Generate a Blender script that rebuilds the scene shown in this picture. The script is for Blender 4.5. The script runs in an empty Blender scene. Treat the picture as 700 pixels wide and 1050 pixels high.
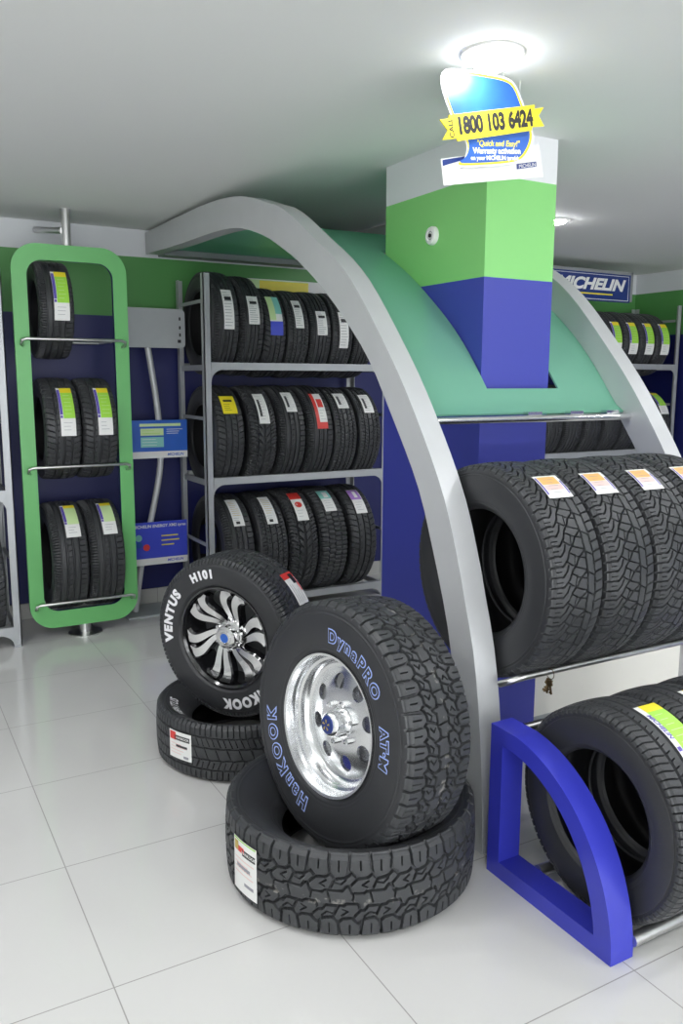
import bpy, bmesh, math, random
import numpy as np
from mathutils import Vector, Matrix, Euler
random.seed(7); rng = np.random.default_rng(5)
PI = math.pi
SC = bpy.context.scene
COL = SC.collection

# ------------------------------------------------------------------ materials
def mat(name, color, rough=0.5, metal=0.0, spec=0.5, emis=None, estr=0.0, coat=0.0, noise=None, bump=None):
    m = bpy.data.materials.new(name); m.use_nodes = True
    nt = m.node_tree; p = nt.nodes['Principled BSDF']
    p.inputs['Base Color'].default_value = (*color, 1)
    p.inputs['Roughness'].default_value = rough
    p.inputs['Metallic'].default_value = metal
    p.inputs['Specular IOR Level'].default_value = spec
    p.inputs['Coat Weight'].default_value = coat
    if emis:
        p.inputs['Emission Color'].default_value = (*emis, 1); p.inputs['Emission Strength'].default_value = estr
    tc = nt.nodes.new('ShaderNodeTexCoord')
    if noise:      # (scale, amount): procedural wear/mottle in colour and gloss
        n = nt.nodes.new('ShaderNodeTexNoise'); n.inputs['Scale'].default_value = noise[0]; n.inputs['Detail'].default_value = 6
        nt.links.new(tc.outputs['Object'], n.inputs['Vector'])
        mx = nt.nodes.new('ShaderNodeMix'); mx.data_type = 'RGBA'
        a = noise[1]
        mx.inputs['A'].default_value = (*[c*(1-a) for c in color], 1); mx.inputs['B'].default_value = (*[min(1, c*(1+a)) for c in color], 1)
        nt.links.new(n.outputs['Fac'], mx.inputs['Factor']); nt.links.new(mx.outputs['Result'], p.inputs['Base Color'])
        mr = nt.nodes.new('ShaderNodeMapRange'); mr.inputs['To Min'].default_value = max(0, rough-.06); mr.inputs['To Max'].default_value = rough+.06
        nt.links.new(n.outputs['Fac'], mr.inputs['Value']); nt.links.new(mr.outputs['Result'], p.inputs['Roughness'])
    if bump:       # (scale, strength)
        b = nt.nodes.new('ShaderNodeBump'); n2 = nt.nodes.new('ShaderNodeTexNoise'); n2.inputs['Scale'].default_value = bump[0]
        nt.links.new(tc.outputs['Object'], n2.inputs['Vector']); nt.links.new(n2.outputs['Fac'], b.inputs['Height'])
        b.inputs['Strength'].default_value = bump[1]; b.inputs['Distance'].default_value = .002
        nt.links.new(b.outputs['Normal'], p.inputs['Normal'])
    return m

def N(nt, t, **kw):
    n = nt.nodes.new(t)
    for k, v in kw.items(): setattr(n, k, v)
    return n

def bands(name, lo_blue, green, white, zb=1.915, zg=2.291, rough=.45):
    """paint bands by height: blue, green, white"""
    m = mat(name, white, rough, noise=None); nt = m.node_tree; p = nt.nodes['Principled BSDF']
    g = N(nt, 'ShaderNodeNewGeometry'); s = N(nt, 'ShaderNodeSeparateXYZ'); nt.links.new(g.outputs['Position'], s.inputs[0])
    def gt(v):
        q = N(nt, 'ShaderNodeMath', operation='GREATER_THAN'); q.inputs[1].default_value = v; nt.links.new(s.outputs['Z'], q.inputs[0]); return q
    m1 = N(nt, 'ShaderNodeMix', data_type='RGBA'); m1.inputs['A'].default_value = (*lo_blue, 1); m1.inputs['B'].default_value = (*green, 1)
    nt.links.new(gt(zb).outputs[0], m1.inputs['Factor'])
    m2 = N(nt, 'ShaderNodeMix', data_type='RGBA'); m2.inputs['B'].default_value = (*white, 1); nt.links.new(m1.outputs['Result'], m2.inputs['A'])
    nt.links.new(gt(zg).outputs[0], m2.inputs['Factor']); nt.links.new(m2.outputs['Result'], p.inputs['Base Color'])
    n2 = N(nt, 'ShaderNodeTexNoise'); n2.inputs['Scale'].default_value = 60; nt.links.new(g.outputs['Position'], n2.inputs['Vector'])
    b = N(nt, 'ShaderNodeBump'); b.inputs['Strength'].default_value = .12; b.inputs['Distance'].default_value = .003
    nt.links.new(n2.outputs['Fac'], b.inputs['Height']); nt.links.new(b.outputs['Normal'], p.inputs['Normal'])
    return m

def tiles(name, base, grout, px, py, ox, oy, rough, axes='XY', gw=.0017):
    m = mat(name, base, rough); nt = m.node_tree; p = nt.nodes['Principled BSDF']
    g = N(nt, 'ShaderNodeNewGeometry'); s = N(nt, 'ShaderNodeSeparateXYZ'); nt.links.new(g.outputs['Position'], s.inputs[0])
    outs = []
    for ax, pp, oo in ((axes[0], px, ox), (axes[1], py, oy)):
        a = N(nt, 'ShaderNodeMath', operation='SUBTRACT'); a.inputs[1].default_value = oo - pp*100; nt.links.new(s.outputs[ax], a.inputs[0])
        b = N(nt, 'ShaderNodeMath', operation='MODULO'); b.inputs[1].default_value = pp; nt.links.new(a.outputs[0], b.inputs[0])
        c = N(nt, 'ShaderNodeMath', operation='PINGPONG'); c.inputs[1].default_value = pp/2; nt.links.new(b.outputs[0], c.inputs[0])
        outs.append(c)
    mn = N(nt, 'ShaderNodeMath', operation='MINIMUM'); nt.links.new(outs[0].outputs[0], mn.inputs[0]); nt.links.new(outs[1].outputs[0], mn.inputs[1])
    lt = N(nt, 'ShaderNodeMath', operation='LESS_THAN'); lt.inputs[1].default_value = gw; nt.links.new(mn.outputs[0], lt.inputs[0])
    no = N(nt, 'ShaderNodeTexNoise'); no.inputs['Scale'].default_value = 1.7; no.inputs['Detail'].default_value = 5; nt.links.new(g.outputs['Position'], no.inputs['Vector'])
    mx = N(nt, 'ShaderNodeMix', data_type='RGBA'); mx.inputs['A'].default_value = (*[c*.96 for c in base], 1); mx.inputs['B'].default_value = (*[c*1.03 for c in base], 1)
    nt.links.new(no.outputs['Fac'], mx.inputs['Factor'])
    m2 = N(nt, 'ShaderNodeMix', data_type='RGBA'); m2.inputs['B'].default_value = (*grout, 1); nt.links.new(mx.outputs['Result'], m2.inputs['A']); nt.links.new(lt.outputs[0], m2.inputs['Factor'])
    nt.links.new(m2.outputs['Result'], p.inputs['Base Color'])
    mr = N(nt, 'ShaderNodeMapRange'); mr.inputs['To Min'].default_value = rough*.8; mr.inputs['To Max'].default_value = rough*1.25; nt.links.new(no.outputs['Fac'], mr.inputs['Value'])
    m3 = N(nt, 'ShaderNodeMix', data_type='FLOAT'); m3.inputs['B'].default_value = .6; nt.links.new(mr.outputs['Result'], m3.inputs['A']); nt.links.new(lt.outputs[0], m3.inputs['Factor'])
    nt.links.new(m3.outputs['Result'], p.inputs['Roughness'])
    return m

GREEN = (.13, .47, .105); BLUE = (.028, .045, .36); WHITE = (.72, .73, .73)
M = {}
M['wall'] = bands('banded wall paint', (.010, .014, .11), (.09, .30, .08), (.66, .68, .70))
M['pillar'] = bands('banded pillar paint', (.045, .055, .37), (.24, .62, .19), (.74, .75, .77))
M['floor'] = tiles('polished cream floor tile', (.635, .63, .615), (.30, .29, .28), .6, .6, .43, 2.516, .095)
M['skirt'] = tiles('skirting tile', (.50, .50, .48), (.25, .24, .23), .6, 5, .43, 1, .25, axes='XZ')
M['ceiling'] = mat('matt ceiling paint', (.78, .79, .775), .8, bump=(40, .1))
M['sidewhite'] = mat('plain shop wall paint', (.62, .63, .62), .7, bump=(50, .1))
M['silver'] = mat('brushed silver laminate', (.53, .54, .55), .38, .15, noise=(9, .06))
M['silver_dark'] = mat('grey beam laminate', (.30, .31, .32), .45, .2, noise=(9, .06))
M['rack'] = mat('silver grey rack paint', (.44, .455, .47), .42, .35, noise=(14, .08))
M['chrome'] = mat('chromed steel', (.80, .80, .80), .14, 1.0, noise=(30, .04))
M['steel'] = mat('satin steel rail', (.62, .62, .61), .30, 1.0, noise=(20, .06))
M['polish'] = mat('polished aluminium rim', (.88, .89, .90), .21, 1.0, noise=(8, .03), bump=(12, .02))
M['polish_in'] = mat('machined aluminium barrel', (.70, .71, .73), .22, 1.0, noise=(14, .05))
M['blackgloss'] = mat('gloss black rim paint', (.012, .012, .014), .15, 0, .6, coat=.5)
M['green'] = mat('satin green lacquer', (.15, .48, .155), .40, noise=(5, .05))
M['navy'] = mat('navy inner lacquer', (.015, .022, .12), .4)
M['bluelac'] = mat('blue lacquer', (.035, .042, .44), .33, noise=(7, .06), coat=.2)
M['rubber'] = mat('tyre sidewall rubber', (.028, .029, .032), .46, noise=(28, .18), bump=(180, .12))
M['rubber_in'] = mat('tyre inner liner rubber', (.012, .012, .013), .55, noise=(20, .15))
M['tread'] = mat('tyre tread rubber', (.037, .039, .042), .46, noise=(34, .20), bump=(220, .2))
M['black'] = mat('matt black', (.01, .01, .011), .6)
M['paper'] = mat('white label paper', (.82, .82, .80), .4, noise=(40, .03))
M['greyink'] = mat('grey ink', (.30, .30, .33), .5)
M['blackink'] = mat('black ink', (.02, .02, .022), .45)
M['yellow'] = mat('yellow ink', (.88, .74, .03), .4, noise=(40, .03))
M['lime'] = mat('lime green ink', (.36, .72, .07), .4, noise=(40, .05))
M['limepale'] = mat('pale lime ink', (.62, .80, .40), .4)
M['violet'] = mat('violet blue ink', (.11, .08, .42), .4)
M['red'] = mat('red ink', (.72, .05, .04), .4)
M['orange'] = mat('orange ink', (.88, .48, .16), .4, noise=(60, .06))
M['pink'] = mat('pale pink ink', (.80, .58, .55), .4)
M['teal'] = mat('teal ink', (.25, .60, .55), .4)
M['purple'] = mat('purple ink', (.42, .22, .62), .4)
M['skyink'] = mat('poster sky blue', (.02, .10, .42), .35, noise=(9, .35))
M['signblue'] = mat('sign deep blue', (.012, .035, .20), .35)
M['cardblue'] = mat('card blue', (.03, .13, .55), .35, noise=(6, .2))
M['cardblue2'] = mat('card violet blue', (.05, .075, .60), .35, noise=(6, .1))
M['letterwhite'] = mat('raised white letter rubber', (.80, .80, .82), .5)
M['letterblue'] = mat('blue protective letter coating', (.40, .52, .95), .5)
M['gold'] = mat('gold emblem', (.65, .48, .10), .3, .8)
M['brass'] = mat('tarnished brass key', (.22, .15, .08), .4, .9)
M['board'] = mat('cream laminate board', (.78, .765, .71), .35, noise=(4, .02))
M['plastic'] = mat('white plastic', (.8, .8, .78), .35)
M['greyplate'] = mat('pale grey plate', (.40, .42, .43), .4, noise=(20, .04))

def lamp_mat(name, col, s):
    m = bpy.data.materials.new(name); m.use_nodes = True; nt = m.node_tree; nt.nodes.clear()
    e = N(nt, 'ShaderNodeEmission'); e.inputs[0].default_value = (*col, 1); e.inputs[1].default_value = s
    o = N(nt, 'ShaderNodeOutputMaterial'); nt.links.new(e.outputs[0], o.inputs[0]); return m
M['lampglow'] = lamp_mat('lamp glow', (.93, .97, 1), 30)
M['lampglow_far'] = lamp_mat('lamp glow downlight', (.97, .98, 1), 170)
M['lampglow_fill'] = lamp_mat('added fill lamp glow', (.98, .98, 1), 46)

# translucent back-painted green glass of the canopy
m = bpy.data.materials.new('frosted green glass'); m.use_nodes = True; nt = m.node_tree; nt.nodes.clear()
d = N(nt, 'ShaderNodeBsdfDiffuse'); d.inputs[0].default_value = (.27, .60, .45, 1)
t = N(nt, 'ShaderNodeBsdfTranslucent'); t.inputs[0].default_value = (.06, .62, .36, 1)
g = N(nt, 'ShaderNodeBsdfGlossy'); g.inputs[0].default_value = (.45, 1, .72, 1); g.inputs[1].default_value = .28
a1 = N(nt, 'ShaderNodeMixShader'); a1.inputs[0].default_value = .35
fr = N(nt, 'ShaderNodeFresnel'); fr.inputs[0].default_value = 1.8
a2 = N(nt, 'ShaderNodeMixShader'); o = N(nt, 'ShaderNodeOutputMaterial')
nt.links.new(d.outputs[0], a1.inputs[1]); nt.links.new(t.outputs[0], a1.inputs[2]); nt.links.new(fr.outputs[0], a2.inputs[0])
nt.links.new(a1.outputs[0], a2.inputs[1]); nt.links.new(g.outputs[0], a2.inputs[2]); nt.links.new(a2.outputs[0], o.inputs[0])
M['glass'] = m
# tread rubber with the faint chalky paint line a new tyre carries
def chalk_tread(name, x0, half):
    m = M['tread'].copy(); m.name = name; nt = m.node_tree; p = nt.nodes['Principled BSDF']
    tc = N(nt, 'ShaderNodeTexCoord'); s = N(nt, 'ShaderNodeSeparateXYZ'); nt.links.new(tc.outputs['Object'], s.inputs[0])
    a = N(nt, 'ShaderNodeMath', operation='SUBTRACT'); a.inputs[1].default_value = x0; nt.links.new(s.outputs['X'], a.inputs[0])
    b = N(nt, 'ShaderNodeMath', operation='ABSOLUTE'); nt.links.new(a.outputs[0], b.inputs[0])
    c = N(nt, 'ShaderNodeMath', operation='LESS_THAN'); c.inputs[1].default_value = half; nt.links.new(b.outputs[0], c.inputs[0])
    n = N(nt, 'ShaderNodeTexNoise'); n.inputs['Scale'].default_value = 45; n.inputs['Detail'].default_value = 6; nt.links.new(tc.outputs['Object'], n.inputs['Vector'])
    r = N(nt, 'ShaderNodeMapRange'); r.inputs['From Min'].default_value = .55; r.inputs['From Max'].default_value = .68; r.inputs['To Max'].default_value = .55; nt.links.new(n.outputs['Fac'], r.inputs['Value'])
    k = N(nt, 'ShaderNodeMath', operation='MULTIPLY'); nt.links.new(c.outputs[0], k.inputs[0]); nt.links.new(r.outputs['Result'], k.inputs[1])
    src = p.inputs['Base Color'].links[0].from_socket
    mx = N(nt, 'ShaderNodeMix', data_type='RGBA'); mx.inputs['B'].default_value = (.42, .40, .36, 1); nt.links.new(src, mx.inputs['A']); nt.links.new(k.outputs[0], mx.inputs['Factor'])
    nt.links.new(mx.outputs['Result'], p.inputs['Base Color']); return m
M['tread_chalk'] = chalk_tread('tread rubber with chalk marks', -.012, .011)

# ------------------------------------------------------------------ mesh helpers
def link(name, me, mats, parent=None, smooth=None):
    o = bpy.data.objects.new(name, me); COL.objects.link(o)
    for x in (mats if isinstance(mats, (list, tuple)) else [mats]): me.materials.append(x)
    if smooth is not None: shade(me, smooth)
    if parent: o.parent = parent
    return o
def shade(me, ang):
    if ang <= 0: return
    me.polygons.foreach_set('use_smooth', [True]*len(me.polygons))
    try: me.set_sharp_from_angle(angle=math.radians(ang))
    except Exception: pass
def empty(name, loc=(0, 0, 0), rot=(0, 0, 0)):
    o = bpy.data.objects.new(name, None); COL.objects.link(o); o.location = loc; o.rotation_euler = rot; o.empty_display_size = .05; return o
def tag(o, label=None, cat=None, group=None, kind=None):
    if label: o['label'] = label
    if cat: o['category'] = cat
    if group: o['group'] = group
    if kind: o['kind'] = kind
    return o
def bobj(name, bm, mats, parent=None, smooth=30, bevel=0, seg=2):
    if bevel:
        bmesh.ops.bevel(bm, geom=[e for e in bm.edges if len(e.link_faces) == 2 and e.calc_face_angle(0) > .6], offset=bevel, segments=seg, affect='EDGES', profile=.5, clamp_overlap=True)
    bmesh.ops.recalc_face_normals(bm, faces=bm.faces)
    me = bpy.data.meshes.new(name); bm.to_mesh(me); bm.free(); return link(name, me, mats, parent, smooth)
def box(bm, x0, x1, y0, y1, z0, z1, mi=0):
    v = [bm.verts.new(p) for p in ((x0,y0,z0),(x1,y0,z0),(x1,y1,z0),(x0,y1,z0),(x0,y0,z1),(x1,y0,z1),(x1,y1,z1),(x0,y1,z1))]
    for q in ((0,3,2,1),(4,5,6,7),(0,1,5,4),(1,2,6,5),(2,3,7,6),(3,0,4,7)):
        f = bm.faces.new([v[i] for i in q]); f.material_index = mi
def tube(bm, pts, r, seg=14, cap=True, mi=0):
    pts = [Vector(p) for p in pts]; rings = []
    rr = r if isinstance(r, (list, tuple)) else [r]*len(pts)
    up = None
    for i, p in enumerate(pts):
        d = (pts[min(i+1, len(pts)-1)] - pts[max(i-1, 0)]).normalized()
        if up is None:
            up = Vector((0, 0, 1)) if abs(d.z) < .9 else Vector((0, 1, 0))
        a = d.cross(up).normalized(); b = a.cross(d).normalized(); up = b
        rings.append([bm.verts.new(p + a*rr[i]*math.cos(2*PI*k/seg) + b*rr[i]*math.sin(2*PI*k/seg)) for k in range(seg)])
    for i in range(len(rings)-1):
        for k in range(seg):
            f = bm.faces.new((rings[i][k], rings[i][(k+1) % seg], rings[i+1][(k+1) % seg], rings[i+1][k])); f.material_index = mi
    if cap:
        for q in (rings[0], rings[-1]):
            f = bm.faces.new(q); f.material_index = mi
def lathe(bm, prof, seg=48, axis='Z', mi=0, c=(0, 0, 0)):
    """prof: (radius, height)"""
    c = Vector(c); rings = []
    for r, h in prof:
        if r < 1e-6:
            p = (0, 0, h) if axis == 'Z' else (h, 0, 0); rings.append([bm.verts.new(c+Vector(p))]); continue
        ring = []
        for k in range(seg):
            t = 2*PI*k/seg; p = (r*math.cos(t), r*math.sin(t), h) if axis == 'Z' else (h, r*math.cos(t), r*math.sin(t))
            ring.append(bm.verts.new(c+Vector(p)))
        rings.append(ring)
    for a, b in zip(rings, rings[1:]):
        if len(a) == 1 and len(b) == 1: continue
        for k in range(seg):
            if len(a) == 1: f = bm.faces.new((a[0], b[(k+1) % seg], b[k]))
            elif len(b) == 1: f = bm.faces.new((a[k], a[(k+1) % seg], b[0]))
            else: f = bm.faces.new((a[k], a[(k+1) % seg], b[(k+1) % seg], b[k]))
            f.material_index = mi
def prism(bm, outline, a0, a1, plane='YZ', mi=0):
    """extrude a 2D outline; plane YZ -> along X, XZ -> along Y, XY -> along Z"""
    def P(u, v, a): return {'YZ': (a, u, v), 'XZ': (u, a, v), 'XY': (u, v, a)}[plane]
    A = [bm.verts.new(P(u, v, a0)) for u, v in outline]; B = [bm.verts.new(P(u, v, a1)) for u, v in outline]
    n = len(outline)
    f = bm.faces.new(A); f.material_index = mi; f = bm.faces.new(B[::-1]); f.material_index = mi
    for i in range(n):
        f = bm.faces.new((A[i], B[i], B[(i+1) % n], A[(i+1) % n])); f.material_index = mi
def ringprism(bm, outer, inner, a0, a1, plane='XZ', mi=0, mi_in=0):
    """frame: outer and inner outlines with the same number of points"""
    def P(u, v, a): return {'YZ': (a, u, v), 'XZ': (u, a, v)}[plane]
    n = len(outer)
    O0 = [bm.verts.new(P(*p, a0)) for p in outer]; O1 = [bm.verts.new(P(*p, a1)) for p in outer]
    I0 = [bm.verts.new(P(*p, a0)) for p in inner]; I1 = [bm.verts.new(P(*p, a1)) for p in inner]
    for i in range(n):
        j = (i+1) % n
        for q, m_ in (((O0[i], O0[j], I0[j], I0[i]), mi), ((O1[i], I1[i], I1[j], O1[j]), mi), ((O0[i], O1[i], O1[j], O0[j]), mi), ((I0[i], I0[j], I1[j], I1[i]), mi_in)):
            f = bm.faces.new(q); f.material_index = m_
def smooth_curve(pts, n):
    """Catmull-Rom through pts, n samples by arc length"""
    P = np.array(pts, float); Q = np.vstack([2*P[0]-P[1], P, 2*P[-1]-P[-2]]); out = []
    for i in range(1, len(Q)-2):
        for t in np.linspace(0, 1, 16, endpoint=False):
            a, b, c, d = Q[i-1], Q[i], Q[i+1], Q[i+2]
            out.append(.5*((2*b)+(-a+c)*t+(2*a-5*b+4*c-d)*t*t+(-a+3*b-3*c+d)*t**3))
    out.append(P[-1]); out = np.array(out)
    s = np.r_[0, np.cumsum(np.linalg.norm(np.diff(out, axis=0), axis=1))]
    k = np.linspace(0, s[-1], n)
    return np.stack([np.interp(k, s, out[:, i]) for i in range(out.shape[1])], 1)

def text2d(body, size, offset=0.0, shear=0.0, align='CENTER', spacing=1.0, sx=1.0):
    cu = bpy.data.curves.new('t', 'FONT'); cu.body = body; cu.size = size; cu.offset = offset; cu.shear = shear
    cu.align_x = align; cu.align_y = 'CENTER'; cu.space_character = spacing; cu.resolution_u = 4
    o = bpy.data.objects.new('t', cu); COL.objects.link(o)
    bpy.context.view_layer.update()
    me = bpy.data.meshes.new_from_object(o.evaluated_get(bpy.context.evaluated_depsgraph_get()))
    V = np.array([v.co[:2] for v in me.vertices]).reshape(-1, 2); F = [tuple(p.vertices) for p in me.polygons]
    bpy.data.objects.remove(o); bpy.data.curves.remove(cu); bpy.data.meshes.remove(me)
    if len(V): V[:, 0] *= sx
    return V, F

class Sheet:
    """collects flat coloured shapes in (u,v) with a lift level, then maps them onto a surface as one mesh"""
    def __init__(s): s.v = []; s.f = []; s.m = []; s.mats = []
    def mi(s, m):
        if m not in s.mats: s.mats.append(m)
        return s.mats.index(m)
    def add(s, V, F, lv, m):
        b = len(s.v); k = s.mi(m)
        s.v += [(x, y, lv) for x, y in V]; s.f += [tuple(i+b for i in f) for f in F]; s.m += [k]*len(F)
    def rect(s, u0, u1, v0, v1, m, lv=0, step=.012):
        nu = max(1, int(abs(u1-u0)/step)); nv = max(1, int(abs(v1-v0)/step))
        V = [(u0+(u1-u0)*i/nu, v0+(v1-v0)*j/nv) for j in range(nv+1) for i in range(nu+1)]
        F = [(j*(nu+1)+i, j*(nu+1)+i+1, (j+1)*(nu+1)+i+1, (j+1)*(nu+1)+i) for j in range(nv) for i in range(nu)]
        s.add(V, F, lv, m)
    def poly(s, pts, m, lv=0): s.add(pts, [tuple(range(len(pts)))], lv, m)
    def disc(s, cu, cv, r, m, lv=0, n=24): s.poly([(cu+r*math.cos(2*PI*k/n), cv+r*math.sin(2*PI*k/n)) for k in range(n)], m, lv)
    def text(s, body, u, v, size, m, lv=1, rot=0, **kw):
        V, F = text2d(body, size, **kw)
        if not len(V): return
        c, q = math.cos(rot), math.sin(rot)
        s.add([(u+x*c-y*q, v+x*q+y*c) for x, y in V], F, lv, m)
    def build(s, name, fn, parent=None):
        """fn(u, v, level) -> point"""
        me = bpy.data.meshes.new(name); me.from_pydata([tuple(fn(*p)) for p in s.v], [], s.f)
        o = link(name, me, [M[k] for k in s.mats], parent)
        me.polygons.foreach_set('material_index', s.m); me.update(); return o

# ------------------------------------------------------------------ tyres
def seg_dist(U, V, segs, period):
    """distance in metres from points to groove segments, minus half width; U wraps"""
    best = np.full(U.shape, 9.0)
    for (v0, u0, v1, u1, wd) in segs:
        for k in (-2, -1, 0, 1, 2):
            a = np.array([u0 + k*period, v0]); b = np.array([u1 + k*period, v1]); ab = b-a; L = ab@ab + 1e-12
            t = np.clip(((U-a[0])*ab[0] + (V-a[1])*ab[1])/L, 0, 1)
            d = np.hypot(U-a[0]-t*ab[0], V-a[1]-t*ab[1]) - wd/2
            best = np.minimum(best, d)
    return best
def poly_to_segs(pl, wd): return [(*a, *b, wd) for a, b in zip(pl, pl[1:])]
def pattern(kind, hw, pl):
    """groove segments of one pitch: (v,u) in metres, pl = pitch length, hw = half tread width"""
    S = []
    def P(pts, wd): 
        q = [(v*hw, u*pl) for v, u in pts]; S.extend(poly_to_segs(q, wd))
    if kind == 'AT':
        n0 = len(S)
        for s, du in ((1, 0), (-1, .27)):
            f = lambda pts: [(s*v, s*u+du) for v, u in pts]
            P(f([(-1.5, .02), (-.98, .0), (-.66, .04)]), .0055); P(f([(-1.5, .52), (-.98, .5), (-.60, .46)]), .0055)
            P(f([(-.66, .04), (-.52, .16), (-.56, .38), (-.60, .46), (-.70, .55), (-.54, .70), (-.56, .92), (-.66, 1.04)]), .0060)
            P(f([(-.20, -.1), (-.20, .33), (-.33, .42), (-.33, .50), (-.14, .56), (-.14, .84), (-.20, .9)]), .0052)
            P(f([(-.54, .70), (-.33, .50)]), .0048); P(f([(-.52, .16), (-.20, .02)]), .0048)
            P(f([(-.50, .42), (-.38, .30), (-.42, .16)]), .0024); P(f([(-.47, .95), (-.36, .80), (-.30, .92)]), .0024)
            P(f([(-.98, .25), (-.72, .25)]), .0018); P(f([(-.98, .76), (-.76, .76)]), .0018)
        P([(-.20, .20), (.14, .28)], .003); P([(-.14, .70), (.20, .66)], .003)
        S[:] = [(*q[:4], q[4]*1.3) for q in S]
    elif kind == 'SUV':
        P([(-1.5, -.10), (-.95, 0), (-.72, -.02), (-.50, .30), (-.36, .72), (-.16, 1.0), (-.02, 1.32), (.26, 1.62)], .0048)
        P([(-1.5, .40), (-.95, .5), (-.74, .48), (-.58, .72), (-.50, 1.0)], .0044)
        P([(-.56, .20), (-.30, -.04), (-.02, -.18), (.28, -.30)], .0030)
        P([(-.40, .62), (-.12, .40), (.26, .28)], .0026)
        P([(-.26, -.1), (-.18, .5)], .0022)
        P([(.28, -.05), (.31, .5), (.28, 1.05)], .0055); P([(.62, -.05), (.65, .5), (.62, 1.05)], .0055)
        P([(.28, .62), (.62, .38)], .0032); P([(.64, .5), (.95, .62), (1.5, .70)], .0042); P([(.64, 0), (.95, .12), (1.5, .20)], .0040)
        P([(-1.0, .22), (-.78, .22)], .0016); P([(-1.0, .74), (-.80, .74)], .0016)
    elif kind == 'HT':     # highway ribs with slanted sipes
        for v in (-.66, -.24, .24, .66): P([(v, -.05), (v+.02, .5), (v, 1.05)], .0062)
        for s in (1, -1):
            P([(s*.70, .0), (s*1.5, .12)], .0030); P([(s*.74, .5), (s*1.5, .62)], .0026)
            P([(s*.28, .1), (s*.62, .42)], .0028); P([(s*.34, .7), (s*.62, .9)], .0020)
        P([(-.22, .25), (.22, .60)], .0026)
    elif kind == 'ROAD':   # three ribs, curved lateral shoulder grooves
        for v, wd in ((-.52, .0075), (-.02, .0085), (.50, .0075)): P([(v, -.1), (v, 1.1)], wd)
        P([(-1.5, .35), (-.95, .20), (-.62, -.10)], .0030); P([(1.5, .35), (.95, .20), (.60, -.10)], .0030)
        P([(-.30, .2), (-.46, .0)], .0022); P([(.12, .6), (.44, .3)], .0024)
    elif kind == 'VEE':    # directional arrow grooves
        P([(-.06, -.1), (-.06, 1.1)], .006); P([(.06, -.1), (.06, 1.1)], .003)
        for s in (1, -1):
            P([(s*.14, -.9), (s*.5, -.2), (s*.9, .2), (s*1.4, .3)], .0050); P([(s*.45, .35), (s*.8, .68), (s*1.3, .78)], .0034)
            P([(s*.55, -.1), (s*.55, 1.1)], .0042)
    elif kind == 'BLOCK':
        P([(-.62, 0), (-.52, .25), (-.62, .5), (-.52, .75), (-.62, 1)], .0070); P([(.62, 0), (.52, .25), (.62, .5), (.52, .75), (.62, 1)], .0070)
        P([(0, 0), (-.10, .25), (.10, .5), (-.10, .75), (0, 1)], .0065)
        P([(-.52, .25), (-.1, .25)], .005); P([(-.52, .75), (-.1, .75)], .005); P([(.10, .5), (.62, .5)], .005); P([(0, 0), (.62, 0)], .005)
        for s in (1, -1): P([(s*.62, 0), (s*1.5, 0)], .0055); P([(s*.62, .5), (s*1.5, .5)], .0055)
    elif kind == 'RIB5':
        for v, wd in ((-.70, .004), (-.30, .0078), (.12, .0078), (.52, .0078)): P([(v, -.1), (v, 1.1)], wd)
        P([(-1.5, 0), (-.74, .0)], .0026); P([(-1.5, .5), (-.74, .5)], .0018); P([(.60, .1), (1.5, .3)], .0030); P([(-.24, .2), (.05, .5)], .0018)
    return S

def sidewall_profile(R, w, rb, sag=0.0):
    """half outline from tread edge to bead on +x: list (x, r)"""
    H = R-rb
    return [(.415*w, R-.0055), (.452*w, R-.016), (.476*w, R-.036), (.488*w, rb+.74*H), (.498*w, rb+.55*H), (.494*w, rb+.36*H), (.470*w, rb+.18*H), (.430*w, rb+.06*H), (.405*w, rb+.004), (.385*w, rb)]
def side_x(R, w, rb, sag, r):
    pts = smooth_curve(sidewall_profile(R, w, rb), 60); rr = pts[::-1, 1]; xx = pts[::-1, 0]
    x = np.interp(r, rr, xx); t = np.clip((R-.02-r)/(R-.02-rb), 0, 1)
    return x - sag*t**1.15

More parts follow.
